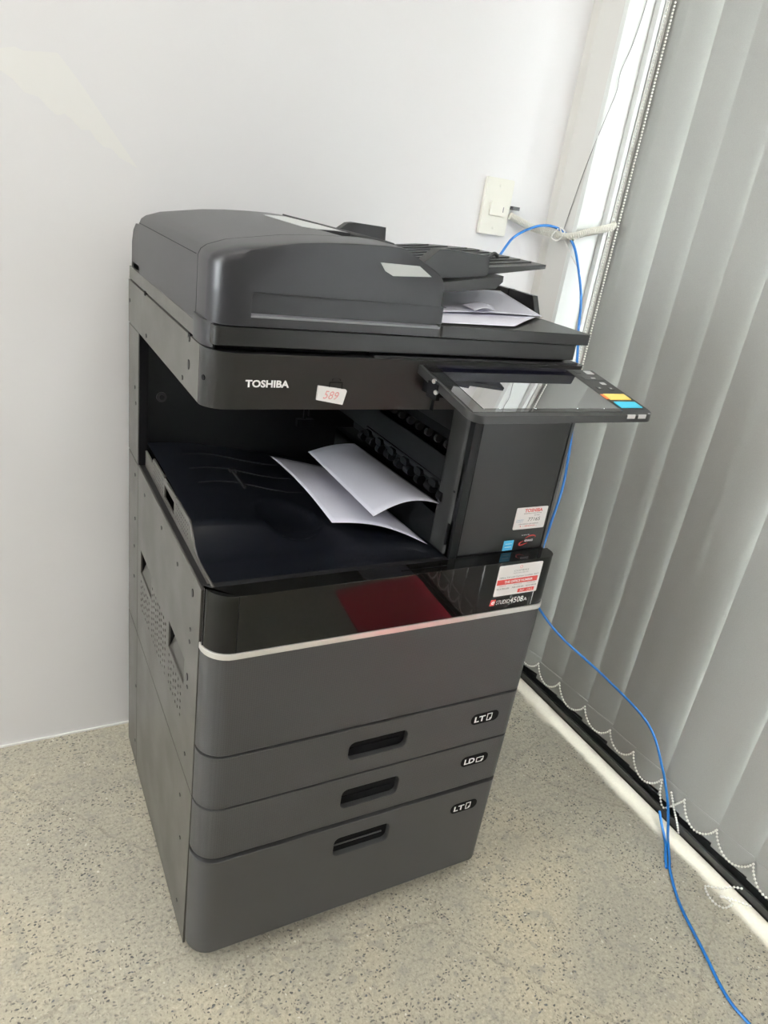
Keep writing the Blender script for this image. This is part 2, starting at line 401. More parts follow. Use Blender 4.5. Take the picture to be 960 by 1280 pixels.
def page_icon(mb, x, z, w, h, y):
    t = .0014; c = w*.38 if w < h else h*.38
    mb.box(x, x+t, y-.0005, y, z, z+h).box(x, x+w, y-.0005, y, z+h-t, z+h).box(x+w-t, x+w, y-.0005, y, z+c, z+h).box(x, x+w-c, y-.0005, y, z, z+t)
    mb.prism([(x+w-c-t*.4, z), (x+w-c+t, z), (x+w, z+c-t), (x+w, z+c+t*.4)], 'y', y-.0005, y)
    mb.box(x+w-c, x+w, y-.0005, y, z+c, z+c+t).box(x+w-c-t*.3, x+w-c+t*.9, y-.0005, y, z, z+c)

def text(s, x0, x1, z0, z1, y, mat, parent, name='lettering', bold=0.0, rot=0.0, shear=0.0, label=None):
    """flat lettering on a plane facing -y, fitted into the given box"""
    cu = bpy.data.curves.new(name, 'FONT'); cu.body = s; cu.size = 1.0; cu.offset = bold; cu.shear = shear
    cu.resolution_u = 3; cu.extrude = 0.0
    tmp = bpy.data.objects.new(name, cu); COL.objects.link(tmp)
    dg = bpy.context.evaluated_depsgraph_get(); me = bpy.data.meshes.new_from_object(tmp.evaluated_get(dg))
    bpy.data.objects.remove(tmp); bpy.data.curves.remove(cu)
    xs = [v.co.x for v in me.vertices]; ys = [v.co.y for v in me.vertices]
    sx = (x1-x0)/(max(xs)-min(xs)); sz = (z1-z0)/(max(ys)-min(ys)); mx, my = min(xs), min(ys)
    cx, cz = (x0+x1)/2, (z0+z1)/2; ca, sa = math.cos(rot), math.sin(rot)
    for v in me.vertices:
        a = x0+(v.co.x-mx)*sx-cx; b = z0+(v.co.y-my)*sz-cz
        v.co = (cx+a*ca-b*sa, y, cz+a*sa+b*ca)
    me.materials.clear(); me.materials.append(mat); me.name = name
    o = bpy.data.objects.new(name, me); COL.objects.link(o); attach(o, parent)
    if label: o['label'] = label
    return o

def size_label(drawer, x0, zc, s):
    o = part('size_plate', MB().prism(rrect(x0, x0+.060, zc-.0115, zc+.0115, .0105, 5), 'y', -.0006, .004), DEEP, drawer)
    z0 = zc-.0062; y = -.0010
    text(s, x0+.007, x0+.030, z0, z0+.0125, y, WPRINT, drawer, 'size_lettering', bold=.03)
    m = MB(); page_icon(m, x0+.0335, z0-.001, .011 if s == 'LT' else .016, .0155 if s == 'LT' else .0115, y); part('size_icon', m, WPRINT, drawer)

d3 = part('paper_drawer', MB().prism(front_outline(), 'z', .0387, .2500), CHAR, label='deep bottom drawer of smooth charcoal plastic')
handle_cut(d3, .2405, .3505, .178, .2215)
d2 = part('paper_drawer', MB().prism(front_outline(), 'z', .2605, .3600), WEAVE, label='middle drawer of fine patterned charcoal plastic')
handle_cut(d2, .2405, .3505, .2905, .3325)
d1 = part('paper_drawer', MB().prism(front_outline(), 'z', .3645, .4620), WEAVE, label='upper drawer of fine patterned charcoal plastic')
handle_cut(d1, .2405, .3505, .396, .4335)
for d, z0, z1 in ((d3, .178, .2215), (d2, .2905, .3325), (d1, .396, .4335)):
    part('handle_shade', MB().prism(rrect(.2412, .3498, z0+.0007, z1-.0007, .0105, 5), 'y', .0095, .030), DEEP, d)  # black filler block colours in the shade of the handle hole
    part('handle_bar', MB().box(.246, .340, .0080, .0096, z0+.016, z0+.0185), CHAR if d is d3 else DEEP, d)
size_label(d1, .481, .4175, 'LT'); size_label(d2, .481, .3195, 'LD'); size_label(d3, .4835, .2025, 'LT')
part('front_cover', MB().prism(front_outline(), 'z', .4675, .6365), WEAVE, label='patterned charcoal front cover')
part('silver_trim', MB().prism(front_outline(y0=-.0012, x0=.0003, x1=WD-.0003), 'z', .6375, .6465), SILVER, label='bright silver trim line')
gc = part('gloss_cover', MB().prism(front_outline(back=.030), 'z', .6475, .7370), GLOSS, label='mirror black upper front cover')
part('corner_seam', MB().box(.0395, .0405, -.0003, .001, .6475, .737), DEEP, gc)
part('cover_back', MB().box(.004, .581, .030, .046, .60, .734), BLACK)

# left side
def side_poly(z0, z1, slope=0.0):
    return [(.040+slope, z0), (.494, z0), (.494, z1), (.040, z1)]
part('pedestal_side_panel', MB().prism(side_poly(.012, .3630, .012), 'x', 0, .004), SIDE)
sp = part('side_panel', MB().prism(side_poly(.3655, .7290), 'x', 0, .003), SIDE)
c = MB().box(-.01, .02, .360, .461, .523, .570).box(-.01, .02, .113, .219, .519, .567)
for (y0, y1, z0, z1) in ((.380, .456, .449, .503), (.243, .353, .447, .546), (.130, .212, .449, .503)):
    ny = round((y1-y0)/.0165); nz = round((z1-z0)/.0125)
    for i in range(ny+1):
        for j in range(nz+1):
            y = y0+(y1-y0)*i/ny; z = z0+(z1-z0)*j/nz+(.003 if i % 2 else 0)
            c.cyl((0, y, z), (1, 0, 0), .0031, .02, 8)
cut(sp, c)
for (y0, y1, z0, z1) in ((.360, .461, .523, .570), (.113, .219, .519, .567)):
    part('grip_ramp', MB().prism([(.0025, z0-.002), (.018, z0+.036), (.022, z0+.036), (.022, z0-.004), (.0025, z0-.004)], 'y', y0-.001, y1+.001), SIDE, sp)
    part('grip_pocket', MB().box(.036, .04, y0-.005, y1+.034, z0-.01, z1+.01).box(.0032, .034, y1+.0012, y1+.030, z0-.01, z1+.01).box(.003, .04, y0-.003, y0, z0-.01, z1+.01).box(.0032, .035, y0, y1+.001, z1+.0005, z1+.003), DEEP, sp)  # pocket walls, plus a solid black block colouring in shade past the ramp
part('vent_backing', MB().box(.0265, .029, .11, .475, .435, .515).box(.0265, .029, .225, .358, .515, .56), DEEP, sp)
part('rear_column', MB().box(0, .014, .4965, .592, .012, .3625).box(0, .014, .4965, .592, .3655, .7255), SIDE)
part('rear_column', MB().box(0, .014, .4985, .594, .7285, .9665), SIDE)
part('column_front', MB().box(.001, .016, .494, .4985, .7285, .9665), DEEP)
part('rear_panel', MB().box(.014, .585, .575, .590, .012, .967), BLACK)
part('right_side_panel', MB().box(.580, .585, .046, .575, .012, .729), CHAR)
part('right_tower_panel', MB().box(.5785, .584, .040, .575, .7305, .967), CHAR)
scr = MB().cyl((0, 0, 0), (1, 0, 0), .0034, .0016, 10).mesh('screw', BLACK)
for (y, z) in ((.522,.608),(.524,.698),(.430,.697),(.288,.701),(.174,.696),(.082,.700),(.086,.637),(.088,.615),(.093,.549),(.091,.532),(.089,.405),(.108,.301),(.097,.216),(.102,.059),
               (.528,.478),(.529,.545),(.503,.225),(.509,.073),(.520,.838),(.529,.865),(.148,1.004),(.180,.978),(.431,.978),(.583,1.007),(.149,1.0405-.004)):
    o = bpy.data.objects.new('screw', scr); COL.objects.link(o); attach(o, CP); o.location = (-.0002, y, z)
    if y in (.082, .148, .093): o.scale = (1, 1.4, 1.9)

# exit tray (concave moulded floor)
def tray_z(x, y):
    a = .768-.05*sstep(.03, .42, x)
    t = min(1, max(0, (y-.100)/.066)); s = 1-(1-t**1.7)
    z = .733*(1-s)+a*s+.006*math.sin(max(0, y-.2)*9)*s
    e = ((x-.178)/.052)**2+((y-.195)/.058)**2
    return z-.020*max(0, 1-e)**.6 if e < 1 else z
tm = MB().grid(lambda u, v: (.015+u*.405, .030+v*.468, tray_z(.015+u*.405, .030+v*.468)), 70, 80)
part('exit_tray', tm, TRAYM, smooth=60, label='black moulded exit tray floor')
ts = MB()
pl = [(.495, .726), (.495, .757), (.430, .757), (.424, .768), (.338, .769), (.337, .767), (.255, .769), (.254, .765), (.250, .770), (.166, .771), (.155, .763), (.140, .748), (.125, .738), (.105, .734), (.060, .735), (.030, .737), (.030, .726)]
ts.prism(pl, 'x', .0125, .0155)
tp = part('tray_side_plate', ts, SIDE, label='grey perforated plate edging the exit tray')
c = MB().box(0, .03, .262, .332, .735, .757)
for (y0, y1) in ((.172, .246), (.345, .418)):
    for i in range(10):
        for j in range(4): c.cyl((.014, y0+(y1-y0)*i/9, .739+.0072*j), (1, 0, 0), .0017, .02, 6)
cut(tp, c)
part('tray_ledge', MB().box(.003, .0125, .044, .495, .715, .7275), BLACK)
part('paper_stop', MB().box(.131, .135, .285, .360, tray_z(.133, .32)-.01, tray_z(.133, .32)+.004).box(.127, .139, .352, .362, tray_z(.133, .32)-.01, tray_z(.133, .32)+.006), BLACK)
part('tray_knob', MB().cyl((.030, .342, .771), (0, 0, 1), .014, .004, 20), SIDE)
for yy in (.30, .36, .43):
    part('tray_rib', MB().tube([(.06+.3*k/10, yy+.01*math.sin(k), tray_z(.06+.3*k/10, yy+.01*math.sin(k))+.0003) for k in range(11)], .0009, 5), BLACK)
# cavity
part('cavity_back', MB().box(.014, .43, .500, .506, .70, .967), INNER)
m = MB().cyl((.040, .499, .856), (0, 1, 0), .009, .004, 18); part('cavity_roundel', m, BLACK)
part('cavity_roundel_cap', MB().cyl((.040, .4965, .856), (0, 1, 0), .0045, .003, 14), INNER)
part('cavity_bracket', MB().box(.315, .319, .494, .500, .80, .95).box(.325, .328, .492, .500, .82, .95).box(.30, .335, .488, .5, .80, .815), INNER)
# exit wall with two slots
ew = part('exit_wall', MB().box(.388, .400, .042, .495, .835, .890).box(.388, .402, .042, .495, .70, .796).box(.392, .402, .042, .495, .925, .967).box(.388, .402, .036, .052, .70, .967), INNER)
part('exit_depth', MB().box(.43, .436, .04, .5, .70, .967), DEEP)
part('exit_slot_shelf', MB().box(.388, .43, .052, .495, .786, .796).box(.388, .43, .052, .495, .884, .890), BLACK)
for i in range(9):
    part('exit_roller', MB().cyl((.388, .085+i*.036, .821+.002*(i % 2)), (0, 1, 0), .0085, .018 if i % 2 else .012, 14), DEEP, ew)
for i in range(10):
    part('star_wheel', MB().cyl((.392, .070+i*.030, .902), (0, 1, 0), .007, .006, 9), plastic('wheel_grey', (.016, .016, .017), .5, spec=.2) if i == 0 else bpy.data.materials['wheel_grey'], ew)
for i in range(6):
    part('exit_tab', MB().prism(rrect(.100+i*.048, .122+i*.048, .828, .840, .005, 3), 'x', .382, .390), DEEP, ew)
part('exit_latch', MB().prism(rrect(.048, .066, .752, .790, .003, 3), 'x', .3855, .389), DEEP, ew)
part('exit_hole', MB().cyl((.3875, .066, .866), (1, 0, 0), .005, .002, 12), DEEP, ew)
part('exit_rail', MB().box(.385, .389, .05, .36, .8415, .8445), DEEP, ew)

# tower beside the exit
tw = part('tower_cover', MB().prism([(.3845, .056), (.386, .050), (.4015, .0355), (.403, .035), (.566, .035), (.5745, .0385), (.5765, .046), (.5765, .09), (.3845, .09)], 'z', .7375, .967), LIDM, label='smooth dark tower cover right of the exit tray')
part('tower_seam', MB().box(.4015, .4028, .0347, .037, .738, .967), DEEP, tw)
part('tower_core', MB().box(.44, .578, .09, .57, .70, .967), DEEP)

# scanner
part('scanner_body', MB().box(.0, .585, .0975, .597, .9685, 1.0415), SIDE, label='grey scanner side casing')
def scan_out(yf, x0=0.0, x1=.590, n=8):
    P = []; rx = .034; ry = .0955-yf
    for k in range(n+1):
        t = math.radians(180+90*k/n); P.append((x0+rx+rx*math.cos(t), yf+ry+ry*math.sin(t)))
    for k in range(n+1):
        t = math.radians(270+90*k/n); P.append((x1-.014+.014*math.cos(t), yf+.014+.014*math.sin(t)))
    P += [(x1, .0955)]
    return P
lo = [(x, y, .9685) for x, y in scan_out(.068)]; hi = [(x, y, 1.0425) for x, y in scan_out(.053)]
sf = part('scanner_front', MB().loft([lo, hi]), LIDM, label='dark scanner front with rounded left corner')
part('front_seam', MB().box(.3255, .3265, .060, .07, .9690, .990), DEEP, sf)
part('screw', MB().cyl((.0025, .083, 1.005), (-.95, -.3, 0), .0035, .002, 10), DEEP, sf)
part('scanner_top_gap', MB().box(.012, .560, .075, .58, 1.040, 1.0525), DEEP)
part('scanner_top_rim', MB().box(.22, .575, .058, .075, 1.0425, 1.0455), BLACK)
yS = .0595
text('TOSHIBA', .0475, .1045, 1.0000, 1.0095, yS-.0008, WPRINT, sf, 'brand_lettering', bold=.035)
tagq = part('number_tag', MB().prism([(.1445, 1.0035), (.1850, .9985), (.1862, .9965), (.1822, .9780), (.1442, .9845)], 'y', yS-.0010, yS+.002), LABELW, label='white paper tag with faded red handwritten number')
text('589', .153, .175, .9855, .9965, yS-.0013, PINK, tagq, 'handwriting', rot=-.10, shear=.25)
lk = MB().box(.160, .161, yS-.0006, yS, 1.000, 1.0085).box(.178, .179, yS-.0006, yS, .998, 1.007).box(.160, .179, yS-.0006, yS, 1.0075, 1.0085)
lk.tube([(.1695+.006*math.cos(t), yS-.0002, 1.0105+.0035*math.sin(t)) for t in [math.pi*k/8 for k in range(9)]], .0005, 5)
part('embossed_mark', lk, DEEP, sf)

# platen lid
part('lid_base', MB().prism(rrect(.004, .5625, .0525, .585, .008), 'z', 1.0515, 1.0735), LIDM)
part('lid', MB().prism(rrect(.3065, .5785, .0465, .586, .006), 'z', 1.0755, 1.0915), LIDM, label='platen lid with paper output area on the right')
part('lid_side_strip', MB().box(.001, .010, .124, .594, 1.0445, 1.0645), SIDE)
for (y0, z0) in ((.145, 1.037), (.44, 1.039)):
    part('lid_hinge_tab', MB().box(-.0006, .006, y0, y0+.011, z0, z0+.0065), DEEP)
part('output_rim', MB().prism([(.180, 1.0920), (.198, 1.1235), (.46, 1.1235), (.46, 1.0920)], 'x', .5735, .5845), LIDM, label='raised dark rim at the right of the paper output area')
for yy in (.262, .330):
    part('rim_groove', MB().box(.573, .585, yy, yy+.0025, 1.100, 1.1240), DEEP)

# document feeder
top = [(.0005, 1.143), (.003, 1.150), (.010, 1.1555), (.032, 1.1635), (.065, 1.1695), (.10, 1.1757), (.135, 1.1795), (.17, 1.1820), (.21, 1.1838), (.233, 1.1834), (.239, 1.1828), (.245, 1.1806), (.251, 1.1776), (.286, 1.1615), (.292, 1.1585), (.297, 1.1545), (.303, 1.1480), (.304, 1.1440)]
full = [(.0, 1.0655)] + [(.0, 1.143)] + top[1:] + [(.3045, 1.117), (.305, 1.0655)]
tc = part('feeder_cover', MB().prism(full, 'y', .1235, .500), ADFM, label='curved top cover of the document feeder')
cut(tc, MB().box(.186, .233, .13, .205, 1.170, 1.20))
part('cover_seam', MB().box(-.0004, .002, .13, .498, 1.1428, 1.1434), DEEP, tc)
part('input_slot', MB().box(.186, .233, .13, .205, 1.168, 1.1715), DEEP, tc)
part('cover_handle_rim', MB().prism([(.234, 1.1815), (.250, 1.1760), (.2535, 1.1785), (.248, 1.1835), (.236, 1.1855)], 'y', .10, .49), ADFM)
st = [(.180, .425), (.172, .235), (.185, .212), (.222, .212), (.226, .300), (.214, .42)]
def topz(x):
    for (a, b), (c, d) in zip(top, top[1:]):
        if a <= x <= c: return b+(d-b)*(x-a)/(c-a)
    return 1.18
part('top_sticker', MB().slab(st, lambda x, y: topz(x)-.001, lambda x, y: topz(x)+.0009), LABELG, label='pale grey notice sticker on the feeder top')
part('feeder_rear', MB().prism([(.501, 1.0655), (.590, 1.0655), (.588, 1.105), (.575, 1.126), (.552, 1.138), (.501, 1.140)], 'x', .004, .300), ADFM)
# front panel of the feeder: the profile drawn in and rounded towards the front
prof = [(.0, 1.0755), (.0, 1.10), (.0, 1.143)] + top[1:] + [(.3045, 1.1165), (.3125, 1.1150), (.3135, 1.0850), (.3115, 1.0755)]
rings = []
for k in range(9):
    y = [.1215, .0800, .0722, .0650, .0588, .0554, .0528, .0510, .0500][k]
    i = [0, 0, .001, .004, .0088, .0128, .0173, .0222, .0300][k]; j = [0, .0006, .0010, .0014, .0018, .0022, .0026, .0032, .0075][k]
    R = []
    for (x, z) in prof:
        w = max(0, 1-x/.12); xx = x+i*max(0, 1-x/.075)**1.6; zz = z
        if z > 1.12: zz = z-j*(.55+.45*w)
        R.append((xx, y, zz))
    rings.append(R)
fp = part('feeder_front', MB().loft(rings), ADFM, smooth=32, label='smooth front panel of the document feeder')
cut(fp, MB().prism(rrect(.046, .40, 1.0870, 1.1145, .003, 3), 'y', .03, .0565), smooth=32)
part('groove_lip', MB().prism([(.0495, 1.0862), (.0495, 1.0888), (.0565, 1.0900), (.0565, 1.0862)], 'x', .046, .3125), plastic('lip_highlight', (.20, .20, .22), .35), fp)  # lip far paler than the panel, a painted highlight along the groove
part('feeder_foot', MB().prism([(-.003, .1215), (-.003, .086), (.001, .073), (.007, .066), (.010, .070), (.004, .1215)], 'z', 1.0455, 1.0765), ADFM, fp)
part('front_sticker', MB().prism([(.206, 1.1625), (.262, 1.1630), (.282, 1.1515), (.226, 1.1480), (.214, 1.1530)], 'y', .0492, .0515), LABELG, label='pale grey sticker on the feeder front')
# input tray
def tz(x): return 1.147+(x-.30)*.125
tray = [(.300, .150), (.430, .141), (.540, .141), (.5405, .343), (.500, .41), (.470, .428), (.300, .428)]
it = part('input_tray', MB().slab(tray, lambda x, y: tz(x)-.006-.018*max(0, 1-(x-.3)/.17), lambda x, y: tz(x)), LIDM, label='sloping ribbed document input tray')
ribs = MB()
for k in range(9):
    y = .165+k*.029; x1 = .530 if y < .33 else .530-(y-.33)*.75
    ribs.slab([(.33, y), (x1, y), (x1, y+.005), (.33, y+.005)], lambda x, y: tz(x)-.001, lambda x, y: tz(x)+.0022)
tag(ribs.build('tray_ribs', LIDM, it), None, None, None, 'stuff')
part('front_guide', MB().prism([(.302, 1.150), (.338, 1.1805), (.352, 1.1825), (.425, 1.1800), (.4265, 1.149), (.330, 1.142)], 'y', .130, .152), LIDM, it, label='front paper guide with sloped end')
part('rear_guide', MB().prism([(.290, 1.168), (.318, 1.1885), (.330, 1.1905), (.390, 1.1895), (.393, 1.155), (.290, 1.150)], 'y', .398, .414), BLACK, it, label='rear paper guide with sloped end')
part('tray_hoop', MB().tube([(.4985+.0075*math.cos(t), .222, tz(.4985)-.001+.0085*math.sin(t)) for t in [math.pi*k/10 for k in range(11)]], .0030, 7), BLACK, it)
part('tray_support', MB().prism([(.305, 1.132), (.350, 1.140), (.447, 1.1560), (.4475, 1.1475), (.436, 1.1370), (.37, 1.128), (.305, 1.124)], 'y', .118, .40), LIDM, it)
part('feeder_outlet', MB().box(.304, .312, .13, .46, 1.09, 1.13), DEEP)

# control panel
def pX(x): return -.227+.964*(x+.227)
def pY(y): return -.776+.964*(y+.776)
def pz(y): return 1.045+(y-.0203)*.185
PO = [(pX(.285), .0203)] + [(pX(a), pY(b)) for a, b in rrect(.285, .600, -.094, .20, .018, 6) if b < 0] + [(pX(.600), .0203)]
cpn = part('control_panel', MB().slab(PO, lambda x, y: pz(y)-.0100-.03*max(0, y+.04), lambda x, y: pz(y)-.0005), PANELM, label='tilting touch screen control panel')
def onpanel(name, x0, x1, y0, y1, mat, h=.0010, lab=None, sk=0.0, parent=None):
    return part(name, MB().slab([(pX(a), pY(b)) for a, b in ((x0, y0), (x1, y0), (x1-sk, y1), (x0-sk, y1))], lambda x, y: pz(y)-.001, lambda x, y: pz(y)-.0005+h), mat, parent or cpn, lab)
onpanel('panel_bezel', .290, .5445, -.084, .048, BEZEL, .0006)
onpanel('screen', .310, .5420, -.0755, .0485, SCREEN, .0010, 'dark touch screen glass reflecting the room')
onpanel('key_strip', .5465, .598, -.076, .048, PANELM, .0004)
onpanel('power_button', .577, .591, .034, .045, BTNW)
onpanel('home_button', .556, .566, .036, .044, BTND); onpanel('menu_key', .556, .597, .014, .026, BTND)
onpanel('menu_key_mark', .572, .580, .018, .021, BTNW, .0013)
onpanel('reset_key', .577, .586, -.001, .006, BTNW); onpanel('clear_key', .556, .566, -.017, -.009, BTND); onpanel('pause_key', .578, .588, -.018, -.010, BTND)
onpanel('key_mark', .5595, .5625, -.0145, -.0115, BTNW, .0013); onpanel('key_mark', .5815, .5845, -.0155, -.0125, BTNW, .0013)
onpanel('stop_button', .551, .592, -.049, -.032, YEL, .0014, 'yellow button'); onpanel('stop_lamp', .545, .5498, -.047, -.033, ORG, .0012, 'orange lamp beside the yellow button')
onpanel('start_button', .551, .592, -.073, -.056, CYAN, .0014, 'bright blue button')
for x0 in (.5435, .5645):
    part('status_lamp', MB().box(pX(x0), pX(x0+.0145), pY(-.094)-.0006, pY(-.094)+.001, 1.0145, 1.0200), BTNW, cpn)
part('status_lamp', MB().box(pX(.588), pX(.592), pY(-.0905), pY(-.088), 1.0145, 1.0200), BTNW, cpn)
part('panel_bracket', MB().box(.2655, .2708, -.034, -.010, 1.012, 1.032).box(.300, .560, .021, .056, 1.0, 1.022), DEEP)
for (y, z) in ((-.024, 1.0345), (-.032, 1.0225)):
    part('bracket_screw', MB().cyl((.2654, y, z), (1, .25, .1), .0030, .003, 12), STEEL, label='shiny metal screw')

# stickers on the tower and the gloss cover
yT = .0346
lb = part('service_label', MB().prism(rrect(.5025, .5670, .7755, .8145, .002, 3), 'y', yT-.0004, yT+.001), LABELW, label='white service sticker with red heading and number')
y = yT-.0007
text('TOSHIBA', .519, .556, .8060, .8120, y, RED, lb, 'label_heading', bold=.03)
text('BUSINESS SOLUTIONS', .519, .555, .8028, .8046, y, INK, lb)
text('ID No.', .541, .553, .7988, .8008, y, INK, lb)
text('77165', .530, .5545, .7895, .7960, y, INK, lb, 'label_number', shear=.1)
text('Customer', .506, .521, .7920, .7940, y, INKB, lb); text('Number', .506, .520, .7888, .7906, y, INKB, lb)
text('FOR SERVICE AND SUPPLIES', .513, .553, .7838, .7858, y, INK, lb); text('1-800-', .516, .551, .7800, .7822, y, RED, lb)
bl = part('energy_label', MB().box(.491, .511, yT-.0004, yT+.001, .7385, .7565), BLUEL, label='small square blue label')
part('energy_label_mark', MB().box(.4945, .5075, y, yT-.0003, .7440, .7450).box(.4945, .5075, y, yT-.0003, .7500, .7508), WPRINT, bl)
text('Serviced By', .524, .541, .7630, .7655, y, WPRINT, tw); text('ADVANCE', .5325, .5505, .7515, .7555, y, WPRINT, tw, bold=.05)
sw = smoothpath([(.5335, y, .7580), (.541, y, .7615), (.550, y, .7622), (.5545, y, .7600), (.553, y, .7585)], 6)
part('red_swoosh', MB().tube(sw, .0005, 5, rad=lambda i: .0003+.0008*math.sin(math.pi*i/(len(sw)-1))), RED, tw)
sw2 = smoothpath([(.5305, y, .7535), (.5240, y, .7500), (.5235, y, .7465), (.529, y, .7460), (.540, y, .7490)], 6)
part('red_swoosh', MB().tube(sw2, .0005, 5, rad=lambda i: .0003+.0009*math.sin(math.pi*i/(len(sw2)-1))), RED, tw)
yG = -.0003
pb = part('dealer_label', MB().prism(rrect(.4640, .5525, .6750, .7315, .002, 3), 'y', yG-.0004, yG+.001), LABELW, label='white office sticker with a red banner and contact lines')
y = yG-.0007
part('label_emblem', MB().tube([(.508+.0025*math.cos(t), y, .7265+.0025*math.sin(t)) for t in [2*math.pi*k/12 for k in range(13)]], .0004, 5), PINK, pb)
text('COPIERS', .495, .525, .7185, .7215, y, INKG, pb); text('SALES AND SERVICE', .4945, .525, .7148, .7166, y, INKG, pb)
text('Office Tel and Contact number 24/7', .468, .548, .7080, .7106, y, INK, pb)
part('red_banner', MB().box(.4655, .548, y+.0001, y+.0008, .6960, .7055), RED, pb); text('THE OFFICE NUMBER', .480, .538, .6985, .7030, y-.0002, WPRINT, pb, bold=.03)
text('SALES', .472, .484, .6930, .6948, y, RED, pb); text('SERVICE', .501, .517, .6930, .6948, y, INKG, pb); text('SUPPLIES', .528, .546, .6932, .6950, y, INKG, pb)
text('02-0-700-000', .4675, .4925, .6870, .6898, y, INK, pb); text('700-000-00', .498, .522, .6872, .6898, y, INK, pb); text('02-0-700-00', .527, .549, .6874, .6900, y, INK, pb)
part('red_badge', MB().box(.512, .546, y+.0001, y+.0008, .6775, .6845), RED, pb); text('24/7', .516, .525, .6790, .6830, y-.0002, WPRINT, pb); text('CALL', .531, .543, .6790, .6830, y-.0002, WPRINT, pb)
lg = part('model_emblem', MB().prism([(.4605, .6580), (.4700, .6580), (.4715, .6690), (.4620, .6690)], 'y', yG-.0003, .001), RED, gc)
text('e', .4630, .4695, .6605, .6668, y, WPRINT, lg, shear=.2, bold=.02)
text('STUDIO', .4730, .5005, .6592, .6668, y, WPRINT, gc, 'model_lettering'); text('4508', .5010, .5285, .6585, .6692, y, WPRINT, gc, 'model_lettering', bold=.01); text('A', .5295, .5365, .6592, .6655, y, WPRINT, gc, 'model_lettering')
part('cover_mark', MB().box(.5478, .5484, yG, .001, .6490, .6740), WPRINT, gc)
part('cover_slot', MB().box(.29, .37, .012, .0145, .7368, .7374), DEEP, gc)

# ------------------------------------------------------------------ paper
def sheet(name, A, B, C, D, bow, label, group, n=16, off=(0, 0, 0)):
    """A-B far edge, D-C near edge, bowed by bow(u, v)"""
    A, B, C, D = map(Vector, (A, B, C, D))
    def f(u, v):
        p = (A*(1-u)+B*u)*(1-v)+(D*(1-u)+C*u)*v; q = bow(u, v); return tuple(p+Vector(q)+Vector(off))
    o = MB().grid(f, n, n).build(name, PAPER, None, 60)
    s = o.modifiers.new('t', 'SOLIDIFY'); s.thickness = .00025
    return tag(o, label, 'paper', group)
sheet('paper_sheet', (.278, .372, .792), (.378, .385, .801), (.383, .082, .8100), (.274, .092, .7915),
      lambda u, v: (0, 0, .012*math.sin(math.pi*u)*(.4+.8*v)), 'white sheet still emerging from the exit rollers', 'sheets in the exit tray')
sheet('paper_sheet', (.223, .418, .768), (.360, .400, .742), (.3765, .084, .7375), (.246, .174, .744),
      lambda u, v: (0, 0, .013*math.sin(math.pi*u)*v+.008*math.sin(math.pi*v)*(1-u)), 'white sheet slid down the exit tray beneath the sheet in the rollers', 'sheets in the exit tray')
sheet('paper_sheet', (.33, .275, 1.1120), (.5715, .284, 1.1165), (.5610, .1475, 1.0985), (.316, .118, 1.0960),
      lambda u, v: (0, 0, .003*math.sin(math.pi*u)*v), 'white sheet on the lid under the input tray, uppermost', 'sheets in the feeder output')
sheet('paper_sheet', (.322, .20, 1.0945), (.5525, .152, 1.0965), (.442, .0625, 1.0945), (.315, .0600, 1.0932),
      lambda u, v: (0, 0, .0010*math.sin(math.pi*v)), 'white sheet on the lid reaching forward below the top sheet', 'sheets in the feeder output')
sheet('paper_scrap', (.405, .150, 1.1070), (.462, .158, 1.1090), (.452, .128, 1.1045), (.409, .120, 1.1035),
      lambda u, v: (0, 0, .004*math.sin(math.pi*u)), 'small curled paper scrap lying on the sheets on the lid', None, 8)

# ------------------------------------------------------------------ wall plate, conduit, cables
sw_ = empty('wall_switch', (.789, YB, 1.252), 'ivory wall plate with one square rocker beside the grey conduit', 'switch')
wp = MB().prism(rrect(.7525, .8250, 1.1945, 1.3105, .004, 4), 'y', YB-.010, YB-.0005).build('switch_plate', PLATE, sw_)
MB().prism(rrect(.770, .812, 1.2345, 1.2625, .002, 3), 'y', YB-.0145, YB-.010).build('rocker', PLATE, sw_)
MB().box(.8035, .8055, YB-.0150, YB-.0144, 1.243, 1.254).build('rocker_slot', INKG, sw_)
for z in (1.296, 1.209): MB().cyl((.789, YB-.0102, z), (0, 1, 0), .003, .0012, 12).build('plate_screw', PLATE, sw_)
cpath = smoothpath([(.826, .643, 1.239), (.850, .640, 1.232), (.885, .632, 1.222), (.925, .615, 1.216), (.943, .585, 1.214), (.950, .558, 1.218), (.968, .546, 1.228), (1.000, .540, 1.238), (1.030, .538, 1.247), (1.044, .541, 1.2535)], 14)
cd = resample(cpath, .0014)
tag(MB().tube(cd, .008, 10, rad=lambda i: .0084 if i % 3 else .0058).build('conduit', COND, None, 30), 'ribbed cream plastic conduit running from the wall plate to the blind', 'conduit')
tag(MB().box(.8265, .846, .638, .656, 1.2515, 1.259).build('cable_plug', INK), 'small black connector on the right edge of the wall plate', 'connector')
blue = smoothpath([(.62, .600, .80), (.68, .600, .95), (.761, .600, 1.101), (.808, .620, 1.163), (.844, .628, 1.201), (.895, .612, 1.229), (.940, .594, 1.2260), (.953, .556, 1.199), (.972, .54, 1.146), (.980, .52, 1.089), (.976, .498, 1.018), (.962, .47, .978), (.924, .40, .885),
     (.875, .33, .798), (.834, .28, .727), (.800, .253, .655), (.785, .245, .57), (.805, .262, .49), (.850, .280, .432), (.920, .251, .353), (1.000, .146, .284), (1.035, .034, .236), (1.050, -.026, .156), (1.058, -.066, .078), (1.052, -.098, .010), (1.014, -.140, .0035),
     (.992, -.162, .0035), (.948, -.227, .0035), (.909, -.321, .0035), (.880, -.391, .0035), (.875, -.437, .0035), (.885, -.52, .0035), (.93, -.62, .0035)], 10)
